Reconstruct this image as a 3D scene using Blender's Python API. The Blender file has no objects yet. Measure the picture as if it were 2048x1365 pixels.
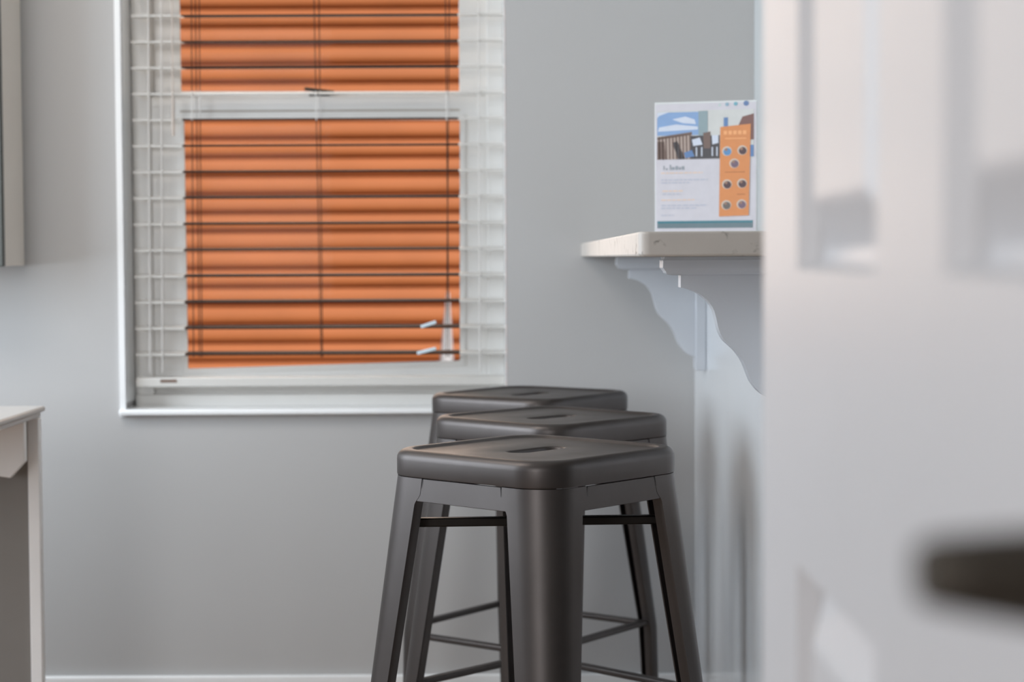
import bpy, bmesh, math, random
from mathutils import Matrix, Vector
random.seed(7)
S = bpy.context.scene
COL = S.collection
R = math.radians

# ------------------------------------------------------------------ camera
F = 3740.0
CAM_H = 1.03
PITCH = math.atan(167.5 / F)
ROLL = R(-0.30)
cam_d = bpy.data.cameras.new('camera')
cam = bpy.data.objects.new('camera', cam_d)
COL.objects.link(cam)
cam_d.sensor_width = 36.0
cam_d.lens = F / 2048.0 * 36.0
ROT = Matrix.Rotation(R(90) - PITCH, 4, 'X') @ Matrix.Rotation(ROLL, 4, 'Z')
cam.matrix_world = Matrix.Translation((0, 0, CAM_H)) @ ROT
cam_d.clip_start = 0.02
cam_d.dof.use_dof = True
cam_d.dof.focus_distance = 2.58
cam_d.dof.aperture_fstop = cam_d.lens / 12.5
S.camera = cam

def P(px, py, Y):
    """point of the plane y = Y that sits at a photo pixel (used for measuring)"""
    d = ROT.to_3x3() @ Vector(((px - 1024) / F, (682.5 - py) / F, -1.0))
    k = Y / d.y
    return Vector((d.x * k, Y, CAM_H + d.z * k))

def PX(px, Y, py=600): return P(px, py, Y).x
def PZ(py, Y, px=640): return P(px, py, Y).z

# ------------------------------------------------------------------ world, sun, daylight
S.view_settings.view_transform = 'Standard'
S.view_settings.look = 'None'
S.view_settings.gamma = 1
S.view_settings.use_curve_mapping = False
S.view_settings.exposure = 0.0
w = bpy.data.worlds.new('world'); S.world = w
w.use_nodes = True
nt = w.node_tree
bg = nt.nodes['Background']
sky = nt.nodes.new('ShaderNodeTexSky')
sky.sky_type = 'HOSEK_WILKIE'
sky.sun_direction = (0.25, -0.6, 0.75)
sky.turbidity = 3
nt.links.new(sky.outputs[0], bg.inputs[0])
bg.inputs[1].default_value = 0.9

def lamp(name, kind, loc, target, energy, color, sx=1, sy=1, size=None):
    d = bpy.data.lights.new(name, kind)
    o = bpy.data.objects.new(name, d); COL.objects.link(o)
    d.energy = energy; d.color = color
    if kind == 'AREA':
        d.shape = 'RECTANGLE'; d.size = sx; d.size_y = sy
    if kind == 'SUN': d.angle = R(size or 1)
    if kind == 'POINT': d.shadow_soft_size = size or .1
    o.location = loc
    o.rotation_euler = (Vector(target) - Vector(loc)).to_track_quat('-Z', 'Y').to_euler()
    return o
lamp('sun', 'SUN', (4.0, -6, 15.5), (-1, 9, 0), 3.4, (1.0, .92, .82), size=1)
# daylight from the left and through the blinded window, plus
# fill lamps added at unseen openings, left rear and behind the camera
lamp('daylight_left', 'AREA', (-2.42, 2.90, 1.45), (0, 3.1, 1.1), 66, (.80, .90, 1.0), 1.7, 1.4)
lamp('left_rear_fill', 'AREA', (-2.42, .2, 1.55), (0, .6, 1.2), 2.5, (.95, .96, 1.0), 1.2, 1.5)
lamp('rear_fill', 'AREA', (-1.7, -2.42, 1.6), (-1.2, 4, .7), 56, (.95, .97, 1.0), 1.3, 1.6)
lamp('daylight_window', 'AREA', (-.43, 4.70, 1.7), (-.43, 1, .6), 16, (1.0, .82, .68), .8, 1.6)
lamp('ceiling_fill', 'AREA', (-1.45, 2.85, 2.60), (-1.5, 3.3, 0), 27, (1.0, .91, .83), 1.0, 1.0)  # added overhead fill that brightens walls and window, no fixture seen

# ------------------------------------------------------------------ materials
def srgb(r, g, b):
    f = lambda v: ((v / 255 + .055) / 1.055) ** 2.4 if v > 10 else v / 255 / 12.92
    return (f(r), f(g), f(b), 1)

def mat(name, rgb, rough=.5, metal=0, var=.04, scale=8, bump=0, bscale=120, coat=0, spec=.5):
    m = bpy.data.materials.new(name); m.use_nodes = True
    t = m.node_tree; n = t.nodes; b = n['Principled BSDF']
    c = srgb(*rgb)
    tc = n.new('ShaderNodeTexCoord')
    nz = n.new('ShaderNodeTexNoise'); nz.inputs['Scale'].default_value = scale
    nz.inputs['Detail'].default_value = 4
    t.links.new(tc.outputs['Object'], nz.inputs['Vector'])
    rp = n.new('ShaderNodeValToRGB')
    rp.color_ramp.elements[0].position = .3; rp.color_ramp.elements[1].position = .7
    rp.color_ramp.elements[0].color = (c[0]*(1-var), c[1]*(1-var), c[2]*(1-var), 1)
    rp.color_ramp.elements[1].color = (min(1, c[0]*(1+var)), min(1, c[1]*(1+var)), min(1, c[2]*(1+var)), 1)
    t.links.new(nz.outputs['Fac'], rp.inputs[0])
    t.links.new(rp.outputs[0], b.inputs['Base Color'])
    b.inputs['Roughness'].default_value = rough
    b.inputs['Metallic'].default_value = metal
    b.inputs['Coat Weight'].default_value = coat
    b.inputs['Coat Roughness'].default_value = .1
    b.inputs['Specular IOR Level'].default_value = spec
    if bump:
        n2 = n.new('ShaderNodeTexNoise'); n2.inputs['Scale'].default_value = bscale
        t.links.new(tc.outputs['Object'], n2.inputs['Vector'])
        bp = n.new('ShaderNodeBump'); bp.inputs['Strength'].default_value = bump
        bp.inputs['Distance'].default_value = .002
        t.links.new(n2.outputs['Fac'], bp.inputs['Height'])
        t.links.new(bp.outputs[0], b.inputs['Normal'])
    return m

M = {}
M['wall'] = mat('grey_wall_paint', (181, 180, 179), .5, var=.015, scale=1.5, bump=.05, bscale=90)
M['ceil'] = mat('ceiling_paint', (232, 231, 228), .8, var=.01)
M['trim'] = mat('white_trim_paint', (238, 239, 239), .35, var=.01)
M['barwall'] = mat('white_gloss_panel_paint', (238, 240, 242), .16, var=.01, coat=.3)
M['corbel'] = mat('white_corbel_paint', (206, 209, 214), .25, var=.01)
M['vinyl'] = mat('white_window_vinyl', (240, 238, 234), .3, var=.015)
M['door'] = mat('white_door_paint', (204, 202, 203), .4, var=.01)
M['slat_white'] = mat('white_slat', (206, 204, 199), .35, var=.015)
M['slat_dark'] = mat('backlit_slat', (58, 40, 33), .8, var=.06, spec=.15)  # backlit darkness of the white slats over the glass, put into the colour
M['cord_dark'] = mat('backlit_cord', (70, 50, 42), .8, spec=.2)  # same backlit tone painted onto the white cords
M['cord_white'] = mat('white_cord', (215, 212, 208), .7)
M['siding'] = mat('orange_siding', (206, 122, 70), .6, var=.07, scale=2.2)
M['ground'] = mat('pale_ground', (150, 146, 140), .9, var=.1)
M['bronze'] = mat('dark_bronze', (66, 60, 53), .4, metal=.7)
M['black'] = mat('black_seam', (12, 11, 11), .6)
M['desk'] = mat('white_desk_paint', (246, 243, 240), .35, var=.02)
M['desk_top'] = mat('pale_desk_top', (196, 192, 188), .4, var=.02)
M['panel_shade'] = mat('shaded_back_panel', (128, 122, 116), .5, var=.03)  # shade under the table painted into the back panel's colour
M['tan'] = mat('tan_cabinet_side', (240, 230, 218), .5, var=.02)
M['charcoal'] = mat('charcoal_edge', (78, 80, 76), .5)
M['white_post'] = mat('white_painted_post', (240, 242, 250), .3, var=.01)
M['paleglint'] = mat('pale_blue_glint', (210, 230, 240), .2, var=.02)  # painted colour of the sun glints on the slats
M['sticker'] = mat('brown_label', (120, 100, 88), .6)

def gunmetal():
    m = mat('gunmetal_steel', (84, 79, 77), .33, metal=.9, var=.10, scale=5)
    t = m.node_tree; n = t.nodes; b = n['Principled BSDF']
    tc = n.new('ShaderNodeTexCoord')
    nz = n.new('ShaderNodeTexNoise'); nz.inputs['Scale'].default_value = 14; nz.inputs['Detail'].default_value = 8
    mp = n.new('ShaderNodeMapping'); mp.inputs['Scale'].default_value = (1, 1, .35)
    t.links.new(tc.outputs['Object'], mp.inputs[0]); t.links.new(mp.outputs[0], nz.inputs['Vector'])
    mr = n.new('ShaderNodeMapRange'); mr.inputs['To Min'].default_value = .36; mr.inputs['To Max'].default_value = .52
    t.links.new(nz.outputs['Fac'], mr.inputs['Value']); t.links.new(mr.outputs[0], b.inputs['Roughness'])
    # fine scuffs
    vz = n.new('ShaderNodeTexNoise'); vz.inputs['Scale'].default_value = 60; vz.inputs['Detail'].default_value = 10
    t.links.new(tc.outputs['Object'], vz.inputs['Vector'])
    bp = n.new('ShaderNodeBump'); bp.inputs['Strength'].default_value = .06; bp.inputs['Distance'].default_value = .001
    t.links.new(vz.outputs['Fac'], bp.inputs['Height']); t.links.new(bp.outputs[0], b.inputs['Normal'])
    return m
M['steel'] = gunmetal()
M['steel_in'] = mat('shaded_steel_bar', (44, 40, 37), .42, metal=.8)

def quartz():
    m = mat('speckled_quartz', (200, 194, 187), .5, var=.03, scale=20)
    t = m.node_tree; n = t.nodes; b = n['Principled BSDF']
    base = b.inputs['Base Color'].links[0].from_socket
    tc = n.new('ShaderNodeTexCoord')
    ds = n.new('ShaderNodeTexNoise'); ds.inputs['Scale'].default_value = 9; ds.inputs['Detail'].default_value = 6
    t.links.new(tc.outputs['Object'], ds.inputs['Vector'])
    vm = n.new('ShaderNodeVectorMath'); vm.operation = 'MULTIPLY_ADD'
    vm.inputs[1].default_value = (.12, .12, .12)
    t.links.new(ds.outputs['Color'], vm.inputs[0]); t.links.new(tc.outputs['Object'], vm.inputs[2])
    vo = n.new('ShaderNodeTexVoronoi'); vo.feature = 'DISTANCE_TO_EDGE'; vo.inputs['Scale'].default_value = 22
    t.links.new(vm.outputs[0], vo.inputs['Vector'])
    r1 = n.new('ShaderNodeMapRange'); r1.inputs['From Max'].default_value = .05
    r1.inputs['To Min'].default_value = 1; r1.inputs['To Max'].default_value = 0
    t.links.new(vo.outputs['Distance'], r1.inputs['Value'])
    nz = n.new('ShaderNodeTexNoise'); nz.inputs['Scale'].default_value = 38; nz.inputs['Detail'].default_value = 3
    t.links.new(tc.outputs['Object'], nz.inputs['Vector'])
    r2 = n.new('ShaderNodeMapRange'); r2.inputs['From Min'].default_value = .55; r2.inputs['From Max'].default_value = .66
    t.links.new(nz.outputs['Fac'], r2.inputs['Value'])
    mu = n.new('ShaderNodeMath'); mu.operation = 'MULTIPLY'
    t.links.new(r1.outputs[0], mu.inputs[0]); t.links.new(r2.outputs[0], mu.inputs[1])
    mx = n.new('ShaderNodeMix'); mx.data_type = 'RGBA'
    t.links.new(mu.outputs[0], mx.inputs['Factor']); t.links.new(base, mx.inputs['A'])
    mx.inputs['B'].default_value = srgb(92, 84, 76)
    t.links.new(mx.outputs['Result'], b.inputs['Base Color'])
    return m
M['quartz'] = quartz()

def wood_floor():
    m = bpy.data.materials.new('brown_wood_floor'); m.use_nodes = True
    t = m.node_tree; n = t.nodes; b = n['Principled BSDF']
    tc = n.new('ShaderNodeTexCoord')
    br = n.new('ShaderNodeTexBrick'); br.inputs['Scale'].default_value = 1
    br.inputs['Brick Width'].default_value = 1.2; br.inputs['Row Height'].default_value = .13
    br.inputs['Mortar Size'].default_value = .003
    br.inputs['Color1'].default_value = srgb(160, 138, 120); br.inputs['Color2'].default_value = srgb(142, 120, 103)
    br.inputs['Mortar'].default_value = srgb(50, 36, 28)
    t.links.new(tc.outputs['Object'], br.inputs['Vector'])
    t.links.new(br.outputs['Color'], b.inputs['Base Color'])
    b.inputs['Roughness'].default_value = .35
    return m
M['floor'] = wood_floor()

def glass():
    m = bpy.data.materials.new('window_glass'); m.use_nodes = True
    t = m.node_tree; n = t.nodes
    for x in list(n): n.remove(x)
    o = n.new('ShaderNodeOutputMaterial'); tr = n.new('ShaderNodeBsdfTransparent'); gl = n.new('ShaderNodeBsdfGlossy')
    gl.inputs['Roughness'].default_value = .02
    tr.inputs['Color'].default_value = (.96, .97, .97, 1)
    fr = n.new('ShaderNodeFresnel'); fr.inputs['IOR'].default_value = 1.12
    mx = n.new('ShaderNodeMixShader')
    t.links.new(fr.outputs[0], mx.inputs[0]); t.links.new(tr.outputs[0], mx.inputs[1]); t.links.new(gl.outputs[0], mx.inputs[2])
    t.links.new(mx.outputs[0], o.inputs[0])
    return m
M['glass'] = glass()

# ------------------------------------------------------------------ mesh helpers
def obj(name, bm, ms, parent=None, smooth=None, bevel=0, bseg=2):
    if not isinstance(ms, (list, tuple)): ms = [ms]
    bmesh.ops.recalc_face_normals(bm, faces=bm.faces)
    me = bpy.data.meshes.new(name); bm.to_mesh(me); bm.free()
    for m in ms: me.materials.append(m)
    o = bpy.data.objects.new(name, me); COL.objects.link(o)
    if parent: o.parent = parent
    if bevel:
        md = o.modifiers.new('bevel', 'BEVEL'); md.width = bevel; md.segments = bseg
        md.limit_method = 'ANGLE'; md.angle_limit = R(40)
        if smooth is None: smooth = 45
    if smooth:
        for p in me.polygons: p.use_smooth = True
        try: me.set_sharp_from_angle(angle=R(smooth))
        except Exception: pass
    return o

def box(bm, x0, x1, y0, y1, z0, z1, mi=0):
    v = [bm.verts.new((x, y, z)) for z in (z0, z1) for y in (y0, y1) for x in (x0, x1)]
    for f in ((0,1,3,2),(4,6,7,5),(0,4,5,1),(2,3,7,6),(0,2,6,4),(1,5,7,3)):
        bm.faces.new([v[i] for i in f]).material_index = mi
    return v

def B(*a, mi=0):
    bm = bmesh.new(); box(bm, *a, mi=mi); return bm

def bar(bm, a, b, wid, hei, up=(0, 0, 1)):
    a = Vector(a); b = Vector(b); d = (b - a).normalized(); up = Vector(up)
    s = d.cross(up).normalized(); u = s.cross(d).normalized()
    v = []
    for p in (a, b):
        for i, j in ((-1,-1),(1,-1),(1,1),(-1,1)):
            v.append(bm.verts.new(p + s*wid/2*i + u*hei/2*j))
    for f in ((0,1,2,3),(7,6,5,4),(0,4,5,1),(1,5,6,2),(2,6,7,3),(3,7,4,0)):
        bm.faces.new([v[i] for i in f])

def tube(bm, pts, rad, n=10):
    rings = []
    pts = [Vector(p) for p in pts]
    for i, p in enumerate(pts):
        d = (pts[min(i+1, len(pts)-1)] - pts[max(i-1, 0)]).normalized()
        ref = Vector((1, 0, 0)) if abs(d.x) < .8 else Vector((0, 1, 0))
        s = d.cross(ref).normalized(); u = s.cross(d)
        rr = rad[i] if isinstance(rad, (list, tuple)) else rad
        rings.append([bm.verts.new(p + rr*(math.cos(2*math.pi*k/n)*s + math.sin(2*math.pi*k/n)*u)) for k in range(n)])
    for a, b in zip(rings, rings[1:]):
        for k in range(n): bm.faces.new((a[k], a[(k+1) % n], b[(k+1) % n], b[k]))
    bm.faces.new(rings[0]); bm.faces.new(rings[-1][::-1])

def prism_y(bm, poly, y0, y1, mi=0):
    """polygon in x,z extruded along y"""
    a = [bm.verts.new((x, y0, z)) for x, z in poly]; b = [bm.verts.new((x, y1, z)) for x, z in poly]
    n = len(poly)
    fs = [bm.faces.new(a), bm.faces.new(b[::-1])]
    for i in range(n): fs.append(bm.faces.new((a[i], a[(i+1) % n], b[(i+1) % n], b[i])))
    for f in fs: f.material_index = mi

def tag(o, label=None, cat=None, group=None, kind=None):
    if label: o['label'] = label
    if cat: o['category'] = cat
    if group: o['group'] = group
    if kind: o['kind'] = kind
    return o

def thing(name, label, cat, loc=(0,0,0), rz=0, group=None):
    o = bpy.data.objects.new(name, None); COL.objects.link(o)
    o.empty_display_size = .05
    o.location = loc; o.rotation_euler = (0, 0, rz)
    return tag(o, label, cat, group)

def local(o, parent):
    """geometry was written in world space: keep it there under a placed parent"""
    o.matrix_parent_inverse = parent.matrix_basis.inverted()
    return o

def struct(name, bm, m, **k):
    return tag(obj(name, bm, m, **k), kind='structure')

# ------------------------------------------------------------------ room shell
WY = 4.10                       # the wall with the window
XL, XR, YB, ZT = -2.5, 2.6, -2.5, 2.62
wx0, wx1 = PX(246, WY, 400), PX(1012, WY, 400)
wz0 = PZ(822, WY); wz1 = 2.25
struct('floor', B(XL, XR, YB, WY, -.1, 0), M['floor'])
struct('ceiling', B(XL-.2, XR+.2, YB-.2, WY+.2, ZT, ZT+.1), M['ceil'])
bm = bmesh.new()
TH = .2
for a in ((XL, wx0, 0, ZT), (wx1, XR, 0, ZT), (wx0, wx1, 0, wz0), (wx0, wx1, wz1, ZT)):
    box(bm, a[0], a[1], WY, WY+TH, a[2], a[3])
struct('wall_back', bm, M['wall'])
bm = bmesh.new()
op = ((-.4, .8), (2.05, 3.75))
ys = [YB, op[0][0], op[0][1], op[1][0], op[1][1], WY+TH]
for i in (0, 2, 4): box(bm, XL-.15, XL, ys[i], ys[i+1], 0, ZT)
for a, b in op: box(bm, XL-.15, XL, a, b, 0, .72); box(bm, XL-.15, XL, a, b, 2.3, ZT)
struct('wall_left', bm, M['wall'])
bm = bmesh.new()
box(bm, XL-.15, -2.4, YB-.15, YB, 0, ZT); box(bm, -1.0, XR+.15, YB-.15, YB, 0, ZT)
box(bm, -2.4, -1.0, YB-.15, YB, 0, .8); box(bm, -2.4, -1.0, YB-.15, YB, 2.4, ZT)
struct('wall_front', bm, M['wall'])
struct('wall_right', B(XR, XR+.15, YB, WY+TH, 0, ZT), M['wall'])
# baseboards
def baseboard(name, x0, x1, y0, y1, h):
    struct(name, B(x0, x1, y0, y1, 0, h), M['trim'], bevel=.004)
bbh = PZ(1352, WY-.014)
barx = .400
baseboard('baseboard_back', XL, barx, WY-.014, WY, bbh)
baseboard('baseboard_left', XL, XL+.014, YB, WY-.014, bbh)

# peninsula: pony wall, taller white wall behind it, worktop
cY0 = 2.24
struct('wall_bar', B(barx, .56, 2.42, WY, 0, CAM_H-.001), M['barwall'], bevel=.003)
upx = PX(1508, WY, 100)
struct('wall_pillar', B(upx, upx+.14, 2.9, WY, 1.062, ZT), mat('pale_pillar_paint', (196, 200, 201), .5, var=.01), bevel=.004)

# partition carrying the open door
DX = .16                                   # face of the door that the camera sees
dyf = DX*F/503
struct('wall_partition', B(DX+.105, XR, dyf+.03, dyf+.15, 0, ZT), M['wall'])
struct('trim_1', B(DX+.085, DX+.105, dyf+.025, dyf+.155, 0, 2.1), M['trim'])

# ------------------------------------------------------------------ window
wb = struct('window_1', B(wx0+.001, wx0+.003, WY+.002, WY+.18, wz0+.02, wz1-.001), M['trim'])
wb.data.name = 'window'
def wpart(name, bm, m, **k): return obj(name, bm, m, wb, **k)
# white lined reveal
bm = bmesh.new()
box(bm, wx0-.012, wx0+.001, WY-.008, WY+.0, wz0-.01, wz1)
box(bm, wx1-.004, wx1-.001, WY+.0005, WY+.18, wz0, wz1)
wpart('reveal_lining', bm, M['trim'])
sz1 = wz0+.002
bm = B(wx0-.012, wx1+.006, WY-.022, WY+.12, PZ(830, WY-.02), sz1+.004)
wpart('window_sill', bm, M['trim'], bevel=.004)
YU, YLo = WY+.125, WY+.095       # faces of upper and lower sash
def q(px, py, Y): p = P(px, py, Y); return p.x, p.z
# outer frame
fx0, fx1 = wx0+.004, wx1-.004
bm = bmesh.new()
jw = .042
box(bm, fx0, fx0+jw, WY+.085, WY+.18, sz1, wz1-.002)
box(bm, fx1-jw+.004, fx1, WY+.085, WY+.18, sz1, wz1-.002)
box(bm, fx0, fx1, WY+.08, WY+.18, sz1, PZ(788, WY+.08))
box(bm, fx0, fx1, WY+.10, WY+.18, sz1, PZ(770, WY+.10))
box(bm, fx0, fx1, WY+.085, WY+.18, wz1-.05, wz1-.002)
wpart('window_frame', bm, M['vinyl'], bevel=.003)
# lower sash : slightly racked, as in the photograph
gl = q(377, 737, YLo); gr = q(919, 721, YLo); gtl = q(369, 241, YLo); gtr = q(919, 241, YLo)
ox0, ox1 = fx0+jw-.004, fx1-jw+.008
rt = PZ(192, YLo)
bm = bmesh.new()
def inset(c4, d):
    cx = sum(p[0] for p in c4)/4; cz = sum(p[1] for p in c4)/4
    return [(x + (d if x > cx else -d), z + (d if z > cz else -d)) for x, z in c4]
def ring(bm, outer, inner, y0, y1):
    a = [bm.verts.new((x, y0, z)) for x, z in outer]; b = [bm.verts.new((x, y0, z)) for x, z in inner]
    c = [bm.verts.new((x, y1, z)) for x, z in outer]; d = [bm.verts.new((x, y1, z)) for x, z in inset(inner, .009)]
    for i in range(4):
        j = (i+1) % 4
        bm.faces.new((a[i], a[j], b[j], b[i])); bm.faces.new((c[i], d[i], d[j], c[j]))
        bm.faces.new((a[i], c[i], c[j], a[j])); bm.faces.new((b[i], b[j], d[j], d[i]))
zb = PZ(779, YLo)
ring(bm, [(ox0, zb), (ox1, zb), (ox1, rt), (ox0, rt)], [gl, gr, gtr, gtl], YLo, YLo+.026)
ls = wpart('lower_sash', bm, M['vinyl'], bevel=.0025)
# glazing bead standing proud of the sash
bm = bmesh.new(); g4 = [gl, gr, gtr, gtl]
ring(bm, inset(g4, .013), g4, YLo-.004, YLo+.001)
obj('glazing_bead', bm, M['vinyl'], ls, bevel=.0015)
bm = bmesh.new()
v = [bm.verts.new((x, YLo+.004, z)) for x, z in inset(g4, .004)]; bm.faces.new(v)
bmesh.ops.solidify(bm, geom=bm.faces[:], thickness=.003)
obj('pane', bm, M['glass'], ls)
# groove of the meeting rail
gz = PZ(222, YLo)
obj('rail_groove', B(gtl[0]-.01, gtr[0], YLo-.0015, YLo+.001, gz-.002, gz+.003), mat('vinyl_groove', (196, 188, 178), .5), ls)
# sash lock
lz = rt
lk = bmesh.new()
lx = PX(637, YLo, 175)
box(lk, lx-.022, lx+.022, YLo+.002, YLo+.024, lz, lz+.006)
tube(lk, [(lx-.004, YLo+.012, lz+.005), (lx-.004, YLo+.012, lz+.016)], .010, 12)
bar(lk, (lx-.032, YLo+.008, lz+.017), (lx+.034, YLo+.01, lz+.009), .011, .007)
obj('sash_lock', lk, M['bronze'], ls, bevel=.0015)
# upper sash
ul = q(363, 182, YU); ur = q(918, 182, YU)
bm = bmesh.new()
u4 = [(ul[0], ul[1]), (ur[0], ur[1]), (ur[0], wz1-.09), (ul[0]-.003, wz1-.09)]
ring(bm, [(ox0, ul[1]-.04), (ox1, ul[1]-.04), (ox1, wz1-.045), (ox0, wz1-.045)], u4, YU, YU+.026)
us = wpart('upper_sash', bm, M['vinyl'], bevel=.0025)
bm = bmesh.new()
v = [bm.verts.new((x, YU+.004, z)) for x, z in inset(u4, .004)]; bm.faces.new(v)
bmesh.ops.solidify(bm, geom=bm.faces[:], thickness=.003)
obj('pane', bm, M['glass'], us)

# ------------------------------------------------------------------ blind
BY = WY+.045
bx0, bx1 = PX(272, BY, 500), PX(1009, BY, 500)
blind = thing('venetian_blind', 'open horizontal slat blind hanging inside the white window recess', 'blind', ((bx0+bx1)/2, BY, wz0+.06))
ys_px = [706 - 51.9*i for i in range(0, 24)]
gx0, gx1 = PX(371, BY, 500), PX(919, BY, 500)
def slat_bm(dark, zc):
    bm = bmesh.new()
    wd, th, tilt = .050, .0038, R(4.0)
    secs = [bx0, gx0, gx1, bx1] if dark else [bx0, bx1]
    prof = []
    n = 6
    for i in range(n+1):
        u = -wd/2 + wd*i/n; prof.append((u, .0012*(1-(2*u/wd)**2)+th/2))
    for i in range(n, -1, -1):
        u = -wd/2 + wd*i/n; prof.append((u, .0012*(1-(2*u/wd)**2)-th/2))
    pr = [(u*math.cos(tilt)-v*math.sin(tilt), u*math.sin(tilt)+v*math.cos(tilt)) for u, v in prof]
    rings = [[bm.verts.new((x, BY+a, zc+b)) for a, b in pr] for x in secs]
    for k in range(len(secs)-1):
        for i in range(len(pr)):
            j = (i+1) % len(pr)
            f = bm.faces.new((rings[k][i], rings[k][j], rings[k+1][j], rings[k+1][i]))
            f.material_index = 1 if (dark and k == 1) else 0
    bm.faces.new(rings[0][::-1]); bm.faces.new(rings[-1])
    return bm
slats = []
zs = []
for i, y in enumerate(ys_px):
    z = PZ(y, BY)
    if z > wz1-.07: break
    zs.append(z)
    dark = not (175 < y < 235)
    s = obj('slat', slat_bm(dark, z), [M['slat_white'], M['slat_dark']], blind, smooth=40)
    local(s, blind); slats.append(s)
# sun glints built as pale blue strips on the two lowest slats near the right cord
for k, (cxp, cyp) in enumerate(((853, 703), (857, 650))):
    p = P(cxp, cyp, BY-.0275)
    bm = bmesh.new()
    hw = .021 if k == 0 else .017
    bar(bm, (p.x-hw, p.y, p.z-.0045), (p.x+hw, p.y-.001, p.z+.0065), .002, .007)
    o = obj('slat_glint', bm, M['paleglint'], slats[k], smooth=30, bevel=.001)
    o['label'] = 'pale blue strip standing in for a glint of light'
# cords, dark over the glass and white over the rail
def cord(px0, px1, off, r=.0011):
    bm = bmesh.new()
    ztop = zs[-1]
    for a, b, mi in ((715, 241, 1), (241, 182, 0), (182, -260, 1)):
        f = lambda y: px1 + (px0-px1)*(y-200)/500.0
        pa = P(f(a), a, BY+off); pb = P(f(b), b, BY+off)
        k0 = len(bm.faces)
        tube(bm, [pa, pb], r, 8)
        bm.faces.ensure_lookup_table()
        for g in bm.faces[k0:]: g.material_index = mi
    local(obj('ladder_cord', bm, [M['cord_white'], M['cord_dark']], blind), blind)
for a, b, off in ((387, 384, -.027), (399, 393, .026), (404, 400, -.02), (642, 632, -.027), (645, 640, .026), (898, 893, -.027), (893, 897, .026)):
    cord(a, b, off)
for px in (325, 300, 960):
    bm = bmesh.new(); tube(bm, [P(px, 745, BY-.027), P(px-4, -100, BY-.027)], .0013, 8)
    local(obj('ladder_cord', bm, M['cord_white'], blind), blind)
brz = PZ(762, BY)
rail = local(obj('bottom_rail', B(bx0, bx1, BY-.025, BY+.025, brz-.011, brz+.010), M['slat_white'], blind, bevel=.003), blind)
p = P(337, 763, BY-.026)
obj('rail_label', B(p.x-.018, p.x+.018, BY-.0262, BY-.0248, p.z-.003, p.z+.004), M['sticker'], rail)
local(obj('head_rail', B(bx0, bx1, BY-.03, BY+.03, wz1-.055, wz1-.004), M['slat_white'], blind, bevel=.003), blind)
bm = bmesh.new()
tube(bm, [P(343, -100, BY-.034), P(345, 190, BY-.034), P(346, 200, BY-.034), P(346, 272, BY-.034)], [.0016, .0016, .0032, .0036], 10)
bm2 = obj('tilt_wand', bm, mat('greige_wand', (190, 178, 168), .3), blind, smooth=40); local(bm2, blind)

# ------------------------------------------------------------------ outside
SY = 10.0
bm = bmesh.new()
ex = 36.9*SY/F
z = -.4
prof = [(0, 0), (0, -.024), (.10, -.033), (.22, -.036), (.40, -.034), (.62, -.026), (.82, -.014), (1, -.002)]
while z < 4.2:
    pr = [[bm.verts.new((x, SY+d, z+f*ex)) for x in (-7, 4)] for f, d in prof]
    for a, b in zip(pr, pr[1:]): bm.faces.new((a[0], a[1], b[1], b[0]))
    z += ex
box(bm, -7, 4, SY+.001, SY+.1, -.4, 4.2)
tag(obj('neighbouring_building', bm, M['siding'], smooth=50), 'orange lap sided building wall seen outdoors through the window blind', 'building')
tag(obj('ground_outdoors', B(-9, 6, WY+TH+.02, 12, -.5, -.4), M['ground']), kind='structure')
pt = thing('tapered_post', 'slim white tapering post outdoors behind lower right corner of window glass', 'post', (PX(895, 7.2), 7.2, -.4))
a = P(896, 585, 7.2); b = P(893, 740, 7.2)
bm = bmesh.new()
slope = (.030-.004)/(a.z-b.z)
rb = .030+slope*(b.z+.4)*.25
tube(bm, [(a.x, 7.2, a.z), (b.x, 7.2, b.z), (b.x, 7.2, -.36)], [.005, .030, rb], 20)
local(obj('shaft', bm, M['white_post'], pt, smooth=40), pt)
local(obj('foot', B(b.x-.12, b.x+.12, 7.08, 7.32, -.4, -.36), M['white_post'], pt, bevel=.01), pt)

# ------------------------------------------------------------------ countertop
cx0 = PX(1277, cY0, 490)
ct = CAM_H + 50*cY0/F
def rounded_slab(x0, x1, y0, y1, z0, z1, r, n=8):
    bm = bmesh.new(); pts = []
    for cx, cy, a0 in ((x0+r, y0+r, 180), (x1-r, y0+r, 270)):
        for i in range(n+1):
            t = R(a0+90*i/n); pts.append((cx+r*math.cos(t), cy+r*math.sin(t)))
    pts += [(x1, y1), (x0, y1)]
    a = [bm.verts.new((x, y, z0)) for x, y in pts]; b = [bm.verts.new((x, y, z1)) for x, y in pts]
    bm.faces.new(a[::-1]); bm.faces.new(b)
    for i in range(len(pts)):
        j = (i+1) % len(pts); bm.faces.new((a[i], a[j], b[j], b[i]))
    return bm
tag(obj('bar_countertop', rounded_slab(cx0, upx+.42, cY0, WY-.001, CAM_H, ct, .014), M['quartz'], bevel=.003, bseg=3),
    'speckled pale quartz bar countertop carried on two white corbels', 'countertop')

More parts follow.
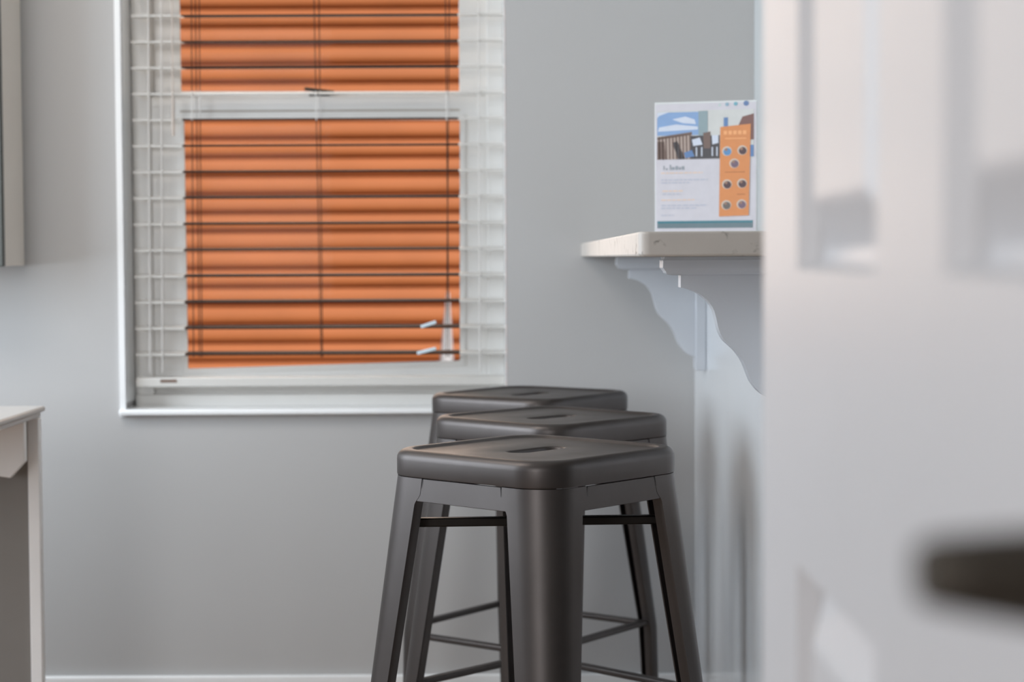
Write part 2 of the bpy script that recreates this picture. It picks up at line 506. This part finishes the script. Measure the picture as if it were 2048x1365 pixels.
# ------------------------------------------------------------------ corbels
def corbel_profile(dn):
    pts = [(1361.4,550),(1361.4,575.6),(1370,577),(1379,579.4),(1391,584),(1402.4,591),(1411,598),(1418.5,605.7),(1424.5,614),(1428.8,623.3),
           (1432,635),(1434.6,646.8),(1437,657),(1440.5,667),(1443.8,674),(1447.8,680.4),(1453.5,687),(1461,693.6),(1469,700.5),(1475.6,708.3),(1483,718),
           (1488.8,728.8),(1494,741.5),(1499,755),(1504,766),(1510.8,775.6),(1517.5,783.5),(1525.4,790.3),(1533,795),(1541,798),(1552,799)]
    return [(P(x, y, dn).x, P(x, y, dn).z) for x, y in pts]
def cap_profile(dn):
    pts = [(1327,518),(1324,521),(1325,525),(1324.5,527),(1324.5,536),(1327,539),(1330,542.5),(1332,547),(1338.6,549.5),(1345,551)]
    return [(P(x, y, dn).x, P(x, y, dn).z) for x, y in pts]
NY = 2.68
def make_corbel(y0, label):
    root = thing('corbel', label, 'corbel', (barx, y0+.03, CAM_H-.24), group=None)
    prof = corbel_profile(NY)
    top = CAM_H-.0345+.011
    poly = [(prof[0][0], CAM_H-.002)] + prof + [(barx-.021, prof[-1][1]), (barx-.021, CAM_H-.002)]
    bm = bmesh.new(); prism_y(bm, poly, y0+.012, y0+.052)
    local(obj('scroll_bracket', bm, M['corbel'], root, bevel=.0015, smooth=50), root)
    cap = cap_profile(NY)
    # cap moulding: loft the small profile round three sides
    bm = bmesh.new()
    x0 = cap[0][0]; zt = CAM_H-.0005
    prof2 = [(x0+.0005, zt)] + cap
    xi = prof[0][0]
    rings = []
    for (x, z) in prof2:
        d = x - xi          # negative: how far it stands out
        d2 = min(0, (x - cap[-1][0]))*.55
        yn, yf = y0+.012+d2-.003, y0+.052-d2+.003
        rings.append([bm.verts.new(c) for c in ((barx-.022, yn, z), (x, yn, z), (x, yf, z), (barx-.022, yf, z))])
    for a, b in zip(rings, rings[1:]):
        for i in range(4):
            j = (i+1) % 4; bm.faces.new((a[i], a[j], b[j], b[i]))
    bm.faces.new(rings[0][::-1]); bm.faces.new(rings[-1])
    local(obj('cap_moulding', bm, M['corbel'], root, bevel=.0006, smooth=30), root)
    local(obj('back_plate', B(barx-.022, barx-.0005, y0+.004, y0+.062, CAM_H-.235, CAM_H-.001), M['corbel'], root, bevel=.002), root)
    return root
make_corbel(NY-.012, 'white scrolled corbel under the near end of the quartz counter')
make_corbel(3.84, 'white scrolled corbel nearer the window wall, under the counter far end')

# ------------------------------------------------------------------ bar stools
def rsq(h, r, z, n=8):
    pts = []
    for sx, sy, a0 in ((1,1,0),(-1,1,90),(-1,-1,180),(1,-1,270)):
        for i in range(n+1):
            t = R(a0+90*i/n)
            pts.append(Vector((sx*(h-r)+r*math.cos(t), sy*(h-r)+r*math.sin(t), z)))
    return pts
def stadium(L, r, pts, z, n=8):
    out = []; a = L/2-r
    for sy, a0 in ((1, 0), (1, 90), (-1, 180), (-1, 270)):
        for i in range(n+1):
            t = R(a0+90*i/n)
            out.append(Vector((r*math.cos(t), sy*a+r*math.sin(t), z)))
    return out
SH = .76
def seat_bm():
    bm = bmesh.new()
    h, r = .1575, .060
    rings = [rsq(h-.004, r-.004, SH-.034), rsq(h-.0005, r-.0005, SH-.036), rsq(h, r, SH-.034), rsq(h, r, SH-.014)]
    for k in range(1, 7):
        t = R(15*k); e = .013
        rings.append(rsq(h-e*(1-math.cos(t)), r-e*(1-math.cos(t))*.8, SH-.013+e*math.sin(t)-.001+.001))
    rings += [rsq(h-.019, r-.014, SH), rsq(h-.0215, r-.016, SH-.0012), rsq(h-.024, r-.018, SH-.0032), rsq(h-.027, r-.020, SH-.0038)]
    base = rsq(h-.027, r-.020, 0)
    zc = SH-.0038
    last = rings[-1]
    st = stadium(.112, .021, base, zc)
    rings.append([last[i].lerp(st[i], .5) for i in range(len(st))])
    rings += [st, stadium(.106, .018, base, zc-.0007), stadium(.101, .0158, base, zc-.003), stadium(.099, .0150, base, zc-.016)]
    vr = [[bm.verts.new(p) for p in g] for g in rings]
    n = len(vr[0])
    for a, b in zip(vr, vr[1:]):
        for i in range(n):
            j = (i+1) % n
            if (a[i].co-a[j].co).length < 1e-7 and (b[i].co-b[j].co).length < 1e-7: continue
            bm.faces.new((a[i], a[j], b[j], b[i]))
    # underside skin so the pan has thickness
    under = [rsq(h-.004, r-.004, SH-.034), rsq(h-.004, r-.004, SH-.012), rsq(h-.015, r-.014, SH-.0062)]
    under.append(stadium(.103, .0165, base, SH-.0062+.0)); under.append(stadium(.101, .0160, base, SH-.0198))
    vu = [vr[0]] + [[bm.verts.new(p) for p in g] for g in under[1:]] + [vr[-1]]
    for a, b in zip(vu, vu[1:]):
        for i in range(n):
            j = (i+1) % n; bm.faces.new((a[j], a[i], b[i], b[j]))
    return bm
C0 = .1556; ZL = .7226; SP = .087
def cc(z): return C0 + (ZL-max(z, .28))*SP + max(0, .28-z)*.01
def legw(z):
    if z > .70: return .080
    return .040 + (.0745-.040)*(z/.70)
def legr(z): return .030 + .026*(z/ZL)
def leg_bm(sx, sy):
    bm = bmesh.new(); rings = []
    zs_ = [ZL, .712, .700, .694, .690, .686, .680, .60, .50, .40, .32, .28, .24, .10, .0]
    flare = {.700: .0765, .694: .0750, .690: .0745}
    for z in zs_:
        c, wv, r = cc(z), legw(z), legr(z)
        if z > .701: wv = .0825
        elif z > .6995: wv = .0825
        elif z > .6935: wv = .0785
        elif z > .689: wv = .0755
        th, lip = .0022, .013
        def path(o):
            pts = [(c-wv+(o), c-lip-.002), (c-wv+o, c-.005-o), (c-wv+.002+o, c-o)]
            for i in range(9):
                t = R(90-90*i/8); pts.append((c-r+(r-o)*math.cos(t), c-r+(r-o)*math.sin(t)))
            pts += [(c-o, c-wv+.002+o), (c-.005-o, c-wv+o), (c-lip-.002, c-wv+o)]
            return pts
        loop = path(0) + path(th)[::-1]
        rings.append([bm.verts.new((x*sx, y*sy, z)) for x, y in loop])
    for a, b in zip(rings, rings[1:]):
        for i in range(len(a)):
            j = (i+1) % len(a); bm.faces.new((a[i], a[j], b[j], b[i]))
    bm.faces.new(rings[0]); bm.faces.new(rings[-1][::-1])
    return bm
def rotk(k): return Matrix.Rotation(R(90*k), 4, 'Z')
def apron_bm(k):
    bm = bmesh.new()
    g = .0008
    zt, zb_ = ZL, .6905
    ht, hb = cc(zt)-.0825+.0005, cc(zb_)-.0755+.001
    o = []
    for z, hh in ((zt, ht), (zb_, hb)):
        for yy in (cc(z)-.0004, cc(z)-.0030):
            o.append([(-hh, yy, z), (hh, yy, z)])
    v = [[bm.verts.new(p) for p in pr] for pr in o]   # 0 top-out,1 top-in,2 bot-out,3 bot-in
    # folded lower lip
    li = [bm.verts.new((-hb, cc(zb_)-.014, zb_+.001)), bm.verts.new((hb, cc(zb_)-.014, zb_+.001))]
    l2 = [bm.verts.new((-hb, cc(zb_)-.014, zb_+.003)), bm.verts.new((hb, cc(zb_)-.014, zb_+.003))]
    seq = [v[1], v[0], v[2], li, l2, v[3]]
    for i in range(6):
        a, b = seq[i], seq[(i+1) % 6]
        bm.faces.new((a[0], a[1], b[1], b[0]))
    bm.faces.new([s[0] for s in seq]); bm.faces.new([s[1] for s in seq][::-1])
    bm.transform(rotk(k))
    return bm
def make_stool(label):
    root = thing('bar_stool', label, 'stool', (0,0,0))
    root['group'] = 'metal stools in a row along the bar'
    obj('seat', seat_bm(), M['steel'], root, smooth=50)
    for sx, sy in ((1,1),(-1,1),(-1,-1),(1,-1)):
        obj('leg', leg_bm(sx, sy), M['steel'], root, smooth=35)
    for k in range(4):
        obj('apron', apron_bm(k), M['steel'], root, smooth=30, bevel=.0008)
    # seam cuts between apron and legs
    for k in range(4):
        for s in (-1, 1):
            x = s*(cc(ZL)-.082)
            b2 = bmesh.new()
            z0, z1 = .7095, ZL-.0005
            v = [b2.verts.new(c) for c in ((x-.0006, cc(z1)+.0003, z1), (x+.0006, cc(z1)+.0003, z1), (x+s*.0012+.0003, cc(z0)+.0003, z0), (x+s*.0012-.0003, cc(z0)+.0003, z0))]
            b2.faces.new(v); bmesh.ops.solidify(b2, geom=b2.faces[:], thickness=.0006)
            b2.transform(rotk(k))
            obj('seam', b2, M['black'], root)
    for k, zz in ((0, .654), (1, .650)):
        c = cc(zz)-.020
        d = (1, 1) if k == 0 else (1, -1)
        bm = bmesh.new(); bar(bm, (-c*d[0], -c*d[1], zz), (c*d[0], c*d[1], zz), .016, .0125)
        obj('cross_brace', bm, M['steel_in'], root, bevel=.002)
    for k in range(4):
        zz = .292 if k % 2 else .280
        c = cc(zz)-.012; hx = cc(zz)-.022
        bm = bmesh.new(); bar(bm, (-hx, c, zz), (hx, c, zz), .018, .011)
        bm.transform(rotk(k))
        obj('foot_rail', bm, M['steel'], root, bevel=.003)
    return root
def copy_tree(o, parent=None):
    c = o.copy(); COL.objects.link(c); c.parent = parent
    for ch in [x for x in bpy.data.objects if x.parent == o]: copy_tree(ch, c)
    return c
st1 = make_stool('dark gunmetal square stool nearest the camera, in sharp focus')
st2 = copy_tree(st1); st2['label'] = 'middle dark gunmetal stool, partly hidden behind the nearest stool'
st3 = copy_tree(st1); st3['label'] = 'farthest dark gunmetal stool, beside the window wall'
for s, px, y, rz in ((st1, 1072, 2.655, -42), (st2, 1103, 3.20, -44.5), (st3, 1061, 3.745, -37)):
    s.location = (PX(px, y, 880), y, 0); s.rotation_euler = (0, 0, R(rz))

# ------------------------------------------------------------------ counter sign
SYc = 3.45
sl = P(1312, 205, SYc+.03); 
root_x = PX(1411, SYc, 300)
sgn = thing('counter_sign', 'upright printed notice in clear stand with orange strip, on the counter', 'sign', (root_x, SYc, ct+.0005))
half = 99*SYc/F
yaw = -math.atan2(.055, 2*half)
sgn.rotation_euler = (0, 0, yaw)
Wd = 2*half/math.cos(yaw)
zv0 = PZ(463, SYc, 1411) - ct            # height of the lowest visible row
Ht = PZ(203, SYc, 1411) - ct
def sm(name, rgb, rough=.35): return mat(name, rgb, rough, var=.03, scale=60)
def UV(x, y):    # sign pixels (zoomed crop) to local x,z
    return (x-552)/775*Wd, zv0 + (1140-y)/1005*(Ht-zv0)
bm = B(-Wd/2, Wd/2, 0, .0035, 0, Ht); 
obj('acrylic_stand', bm, sm('frosted_acrylic', (212, 216, 216), .2), sgn, bevel=.001)
bm = B(-Wd/2, Wd/2, .0, .06, 0, .003)
obj('stand_foot', bm, sm('clear_foot', (215, 220, 222), .1), sgn, bevel=.001)
x0, z0 = UV(172, 1128); x1, z1 = UV(932, 150)
obj('paper', B(x0, x1, -.0006, 0, z0-.004, z1), sm('white_paper', (208, 206, 213), .5), sgn)
layer = [-.0008]
def flat(bm, pts, mi, y):
    v = [bm.verts.new((UV(a, b)[0], y, UV(a, b)[1])) for a, b in pts]
    f = bm.faces.new(v); f.material_index = mi
def rect(bm, a0, b0, a1, b1, mi, y): flat(bm, [(a0, b1), (a1, b1), (a1, b0), (a0, b0)], mi, y)
pm = [sm('print_sky_blue', (132, 164, 206)), sm('print_cloud', (206, 214, 228)), sm('print_brown', (112, 92, 84)), sm('print_tan', (176, 160, 150)),
      sm('print_dark', (66, 64, 68)), sm('print_column', (140, 160, 166)), sm('print_ceiling', (204, 206, 204)), sm('print_blue', (92, 128, 176)), sm('print_rust', (120, 84, 78))]
bm = bmesh.new(); y = -.0009
rect(bm, 185, 205, 915, 580, 6, y)
y = -.0010
rect(bm, 185, 215, 500, 395, 0, y)
y = -.0011
flat(bm, [(300, 270), (400, 250), (470, 275), (480, 310), (380, 300)], 1, y)
flat(bm, [(200, 330), (330, 310), (495, 330), (495, 352), (190, 362)], 1, y)
flat(bm, [(185, 215), (280, 212), (200, 240), (185, 260)], 1, y)
flat(bm, [(185, 410), (450, 375), (450, 580), (185, 580)], 3, y)
y = -.0012
for i in range(10): 
    xx = 190+i*26
    flat(bm, [(xx+8, 580), (xx+20, 580), (xx+16, 412-i*3), (xx+4, 412-i*3)], 2, y)
flat(bm, [(185, 405), (450, 370), (450, 392), (185, 428)], 2, y)
flat(bm, [(185, 440), (240, 440), (255, 580), (185, 580)], 2, y)
flat(bm, [(300, 450), (340, 440), (400, 580), (345, 580)], 4, y)
rect(bm, 500, 210, 570, 400, 5, y)
rect(bm, 545, 215, 570, 400, 7 if 0 else 2 if 0 else 5, y-.0001)
rect(bm, 440, 400, 660, 580, 4, y)
rect(bm, 690, 265, 722, 335, 7, y)
flat(bm, [(800, 330), (830, 262), (915, 240), (915, 440), (885, 440), (885, 330)], 8, y)
rect(bm, 885, 480, 915, 570, 7, y)
y = -.0014
flat(bm, [(450, 430), (510, 415), (530, 470), (460, 480)], 1, y)
flat(bm, [(600, 400), (650, 400), (650, 460), (605, 470)], 1, y)
flat(bm, [(535, 380), (590, 370), (590, 500), (540, 500)], 2, y)
flat(bm, [(390, 530), (450, 510), (470, 560), (400, 572)], 7, y)
for xx in (480, 520, 600, 635): rect(bm, xx, 490, xx+9, 560, 1, y)
obj('printed_photo', bm, pm, sgn)
bm = bmesh.new(); flat(bm, [(655, 1028), (878, 1022), (893, 318), (665, 338)], 0, -.0017)
strip = obj('orange_strip', bm, sm('print_orange', (214, 138, 80)), sgn)
def disc(bm, cx, cy, r, mi, y, n=20):
    flat(bm, [(cx+r*math.cos(2*math.pi*k/n), cy+r*math.sin(2*math.pi*k/n)) for k in range(n)], mi, y)
pc = [sm('p_blue', (86, 140, 190)), sm('p_maroon', (74, 52, 58)), sm('p_violet', (112, 92, 110)), sm('p_grey', (104, 96, 92)), sm('p_pale', (206, 190, 176)), sm('p_face', (150, 116, 98))]
for cx, cy, ci in ((715,525,0),(830,520,1),(770,620,2),(715,780,1),(828,775,1),(710,940,3),(825,935,2)):
    bm = bmesh.new()
    disc(bm, cx, cy, 37, 4, -.0019)
    disc(bm, cx+3, cy+4, 29, ci, -.0021)
    disc(bm, cx-6, cy-12, 11, 5, -.0023)
    obj('portrait', bm, pc, strip)
lp, ld = sm('l_pale', (236, 168, 112)), sm('l_dark', (176, 104, 54))
bm = bmesh.new()
for i in range(5):
    x = 690+i*36; rect(bm, x, 368, x+26, 398, 0, -.0019)
obj('strip_heading', bm, lp, strip)
for args, m_ in (((700, 424, 860, 432), lp), ((700, 684, 850, 690), ld), ((790, 855, 850, 862), ld)):
    bm = bmesh.new(); rect(bm, *args, 0, -.0019); obj('strip_lettering', bm, m_, strip)
bm = bmesh.new(); rect(bm, 185, 1072, 908, 1116, 0, -.0010); rect(bm, 185, 1060, 908, 1078, 1, -.0012)
obj('footer_band', bm, [sm('print_slate', (104, 124, 132)), sm('print_teal', (58, 122, 136))], sgn)
bm = bmesh.new()
def words(x0, x1, yc, h, mi):
    x = x0
    while x < x1:
        wv = min(random.uniform(18, 48), x1-x)
        rect(bm, x, yc-h/2, x+wv, yc+h/2, mi, -.0010); x += wv+7
words(215, 530, 686, 8, 1); words(215, 570, 740, 9, 0); words(215, 440, 762, 9, 0)
words(225, 380, 826, 8, 1); words(225, 360, 850, 9, 0); words(215, 470, 896, 8, 1)
words(215, 565, 938, 9, 0); words(215, 490, 960, 9, 0); words(215, 310, 1015, 8, 0)
for xa, wv, ya, yb in ((232, 8, 628, 662), (250, 14, 648, 662), (280, 10, 622, 662), (296, 22, 640, 662), (324, 20, 632, 662), (350, 16, 640, 662), (372, 20, 634, 662)):
    rect(bm, xa, ya, xa+wv, yb, 2, -.0010)
obj('print_lettering', bm, [sm('t_grey', (186, 190, 204)), sm('t_orange', (232, 204, 180)), sm('t_slate', (150, 158, 166))], sgn)
bm = bmesh.new()
disc(bm, 660, 168, 11, 2, -.0010); disc(bm, 715, 164, 14, 1, -.0010); disc(bm, 780, 162, 15, 0, -.0010); disc(bm, 858, 160, 20, 3, -.0010)
obj('header_icon', bm, [sm('i_teal', (110, 168, 184)), sm('i_slate', (140, 172, 190)), sm('i_pale', (190, 206, 204)), sm('i_blue', (96, 124, 168))], sgn)

# ------------------------------------------------------------------ open panel door
door = struct('door_1', bmesh.new(), M['door'])
def door_mesh():
    bm = bmesh.new()
    xf = 0.0
    pw = [(DX*F/(1595-1024)), (DX*F/(1752-1024)), (DX*F/(1885-1024))]
    Y0, Y1 = pw[2]-(pw[0]-pw[1])-.14, dyf
    cols_ = [(Y0, 0), (pw[2]-(pw[0]-pw[1]), 1), (pw[2], 0), (pw[1], 1), (pw[0], 0), (Y1, None)]
    zlow = PZ(1128, pw[0], 1600); zup = PZ(540, pw[0], 1600)
    rows = [(0.01, 0), (.22, 1), (zlow, 0), (zup, 1), (1.90, 0), (2.03, None)]
    def quad(pts): bm.faces.new([bm.verts.new(p) for p in pts])
    for (ya, fa), (yb, _) in zip(cols_, cols_[1:]):
        for (za, ga), (zb2, _) in zip(rows, rows[1:]):
            if fa and ga:
                steps = [(0, 0), (.004, .012), (.012, .015), (.036, .004), (.040, .003)]
                prev = None
                for ins, dep in steps:
                    cur = [(DX+dep, ya+ins, za+ins), (DX+dep, yb-ins, za+ins), (DX+dep, yb-ins, zb2-ins), (DX+dep, ya+ins, zb2-ins)]
                    if prev:
                        for i in range(4):
                            j = (i+1) % 4; quad([prev[i], prev[j], cur[j], cur[i]])
                    prev = cur
                quad(prev)
            else:
                quad([(DX, ya, za), (DX, yb, za), (DX, yb, zb2), (DX, ya, zb2)])
    z0, z1 = rows[0][0], rows[-1][0]
    X2 = DX+.035
    quad([(X2, Y0, z0), (X2, Y0, z1), (X2, Y1, z1), (X2, Y1, z0)])
    for yy in (Y0, Y1): quad([(DX, yy, z0), (X2, yy, z0), (X2, yy, z1), (DX, yy, z1)])
    for zz in (z0, z1): quad([(DX, Y0, zz), (X2, Y0, zz), (X2, Y1, zz), (DX, Y1, zz)])
    bmesh.ops.remove_doubles(bm, verts=bm.verts[:], dist=1e-5)
    bmesh.ops.recalc_face_normals(bm, faces=bm.faces)
    bm.to_mesh(door.data); bm.free()
    return Y0
DY0 = door_mesh()
hy = DY0+.075
hx = 1838; hx = (hx-1024)*hy/F
hz = PZ(1150, hy, 1900)
bm = bmesh.new()
tube(bm, [(DX, hy, hz), (DX-.009, hy, hz)], .029, 28)
obj('rose', bm, M['bronze'], door, bevel=.002)
bm = bmesh.new()
tube(bm, [(DX-.009, hy, hz-.002), (DX-.035, hy, hz-.0015), (hx+.012, hy, hz), (hx+.003, hy, hz+.0005), (hx, hy, hz+.0005)],
     [.0135, .0125, .0092, .0078, .0062], 14)
obj('handle_stem', bm, M['bronze'], door, smooth=50)
for zz in (.25, 1.05, 1.8):
    bm = bmesh.new(); tube(bm, [(DX+.018, dyf+.006, zz-.045), (DX+.018, dyf+.006, zz+.045)], .006, 12)
    box(bm, DX+.018, DX+.090, dyf+.001, dyf+.003, zz-.045, zz+.045)
    obj('hinge', bm, M['bronze'], door)

# ------------------------------------------------------------------ desk at left
TY = 3.526
dx1 = PX(91, TY, 815); dz = PZ(812, TY, 50)
desk = thing('console_table', 'pale painted side table with moulded top, cut off by the left edge', 'table', (dx1-.35, TY-.35, 0))
bm = B(dx1-.75, dx1, TY-.72, TY, dz-.011, dz)
top = local(obj('tabletop', bm, M['desk_top'], desk, bevel=.004, bseg=3), desk)
bm = B(dx1-.745, dx1-.007, TY-.71, TY-.007, dz-.021, dz-.011)
obj('top_moulding', bm, M['desk_top'], top, bevel=.003)
for sx in (0, 1):
    for sy in (0, 1):
        lx1 = PX(79, TY-.03, 900) if sx else dx1-.73+.022
        ly1 = TY-.012 if sy else TY-.68
        bm = B(lx1-.022, lx1, ly1-.022, ly1, 0, dz-.021)
        local(obj('leg', bm, M['desk'], desk, bevel=.002), desk)
AY = 3.43
ax = PX(49, AY, 900)
pz = lambda y: PZ(y, AY, 30)
bm = bmesh.new()
prism_y(bm, [(ax, dz-.021), (ax, pz(924)), (PX(20, AY, 950), pz(957)), (PX(0, AY, 950)-.02, pz(950)), (ax-.30, pz(950)), (ax-.34, pz(957)), (ax-.62, pz(950)), (ax-.62, dz-.021)], AY, AY+.018)
local(obj('apron', bm, M['desk'], desk, bevel=.0015), desk)
bm = B(dx1-.71, PX(62, TY-.02, 1000), TY-.022, TY-.012, .02, dz-.021)
local(obj('back_panel', bm, M['panel_shade'], desk), desk)

# ------------------------------------------------------------------ wall box at left
bx = PX(46, WY, 300)
fy = -bx*F/(1024-7)
cab = thing('wall_cabinet', 'tan sided box with dark front panel hung on wall left of window', 'cabinet', (bx-.3, WY, PZ(532, WY, 30)))
zb0 = PZ(532, WY, 30)
local(obj('carcass', B(bx-.6, bx, fy+.018, WY-.001, zb0, zb0+.9), M['tan'], cab, bevel=.002), cab)
local(obj('front_panel', B(bx-.6, bx+.001, fy, fy+.018, zb0-.001, zb0+.9), M['charcoal'], cab, bevel=.002), cab)
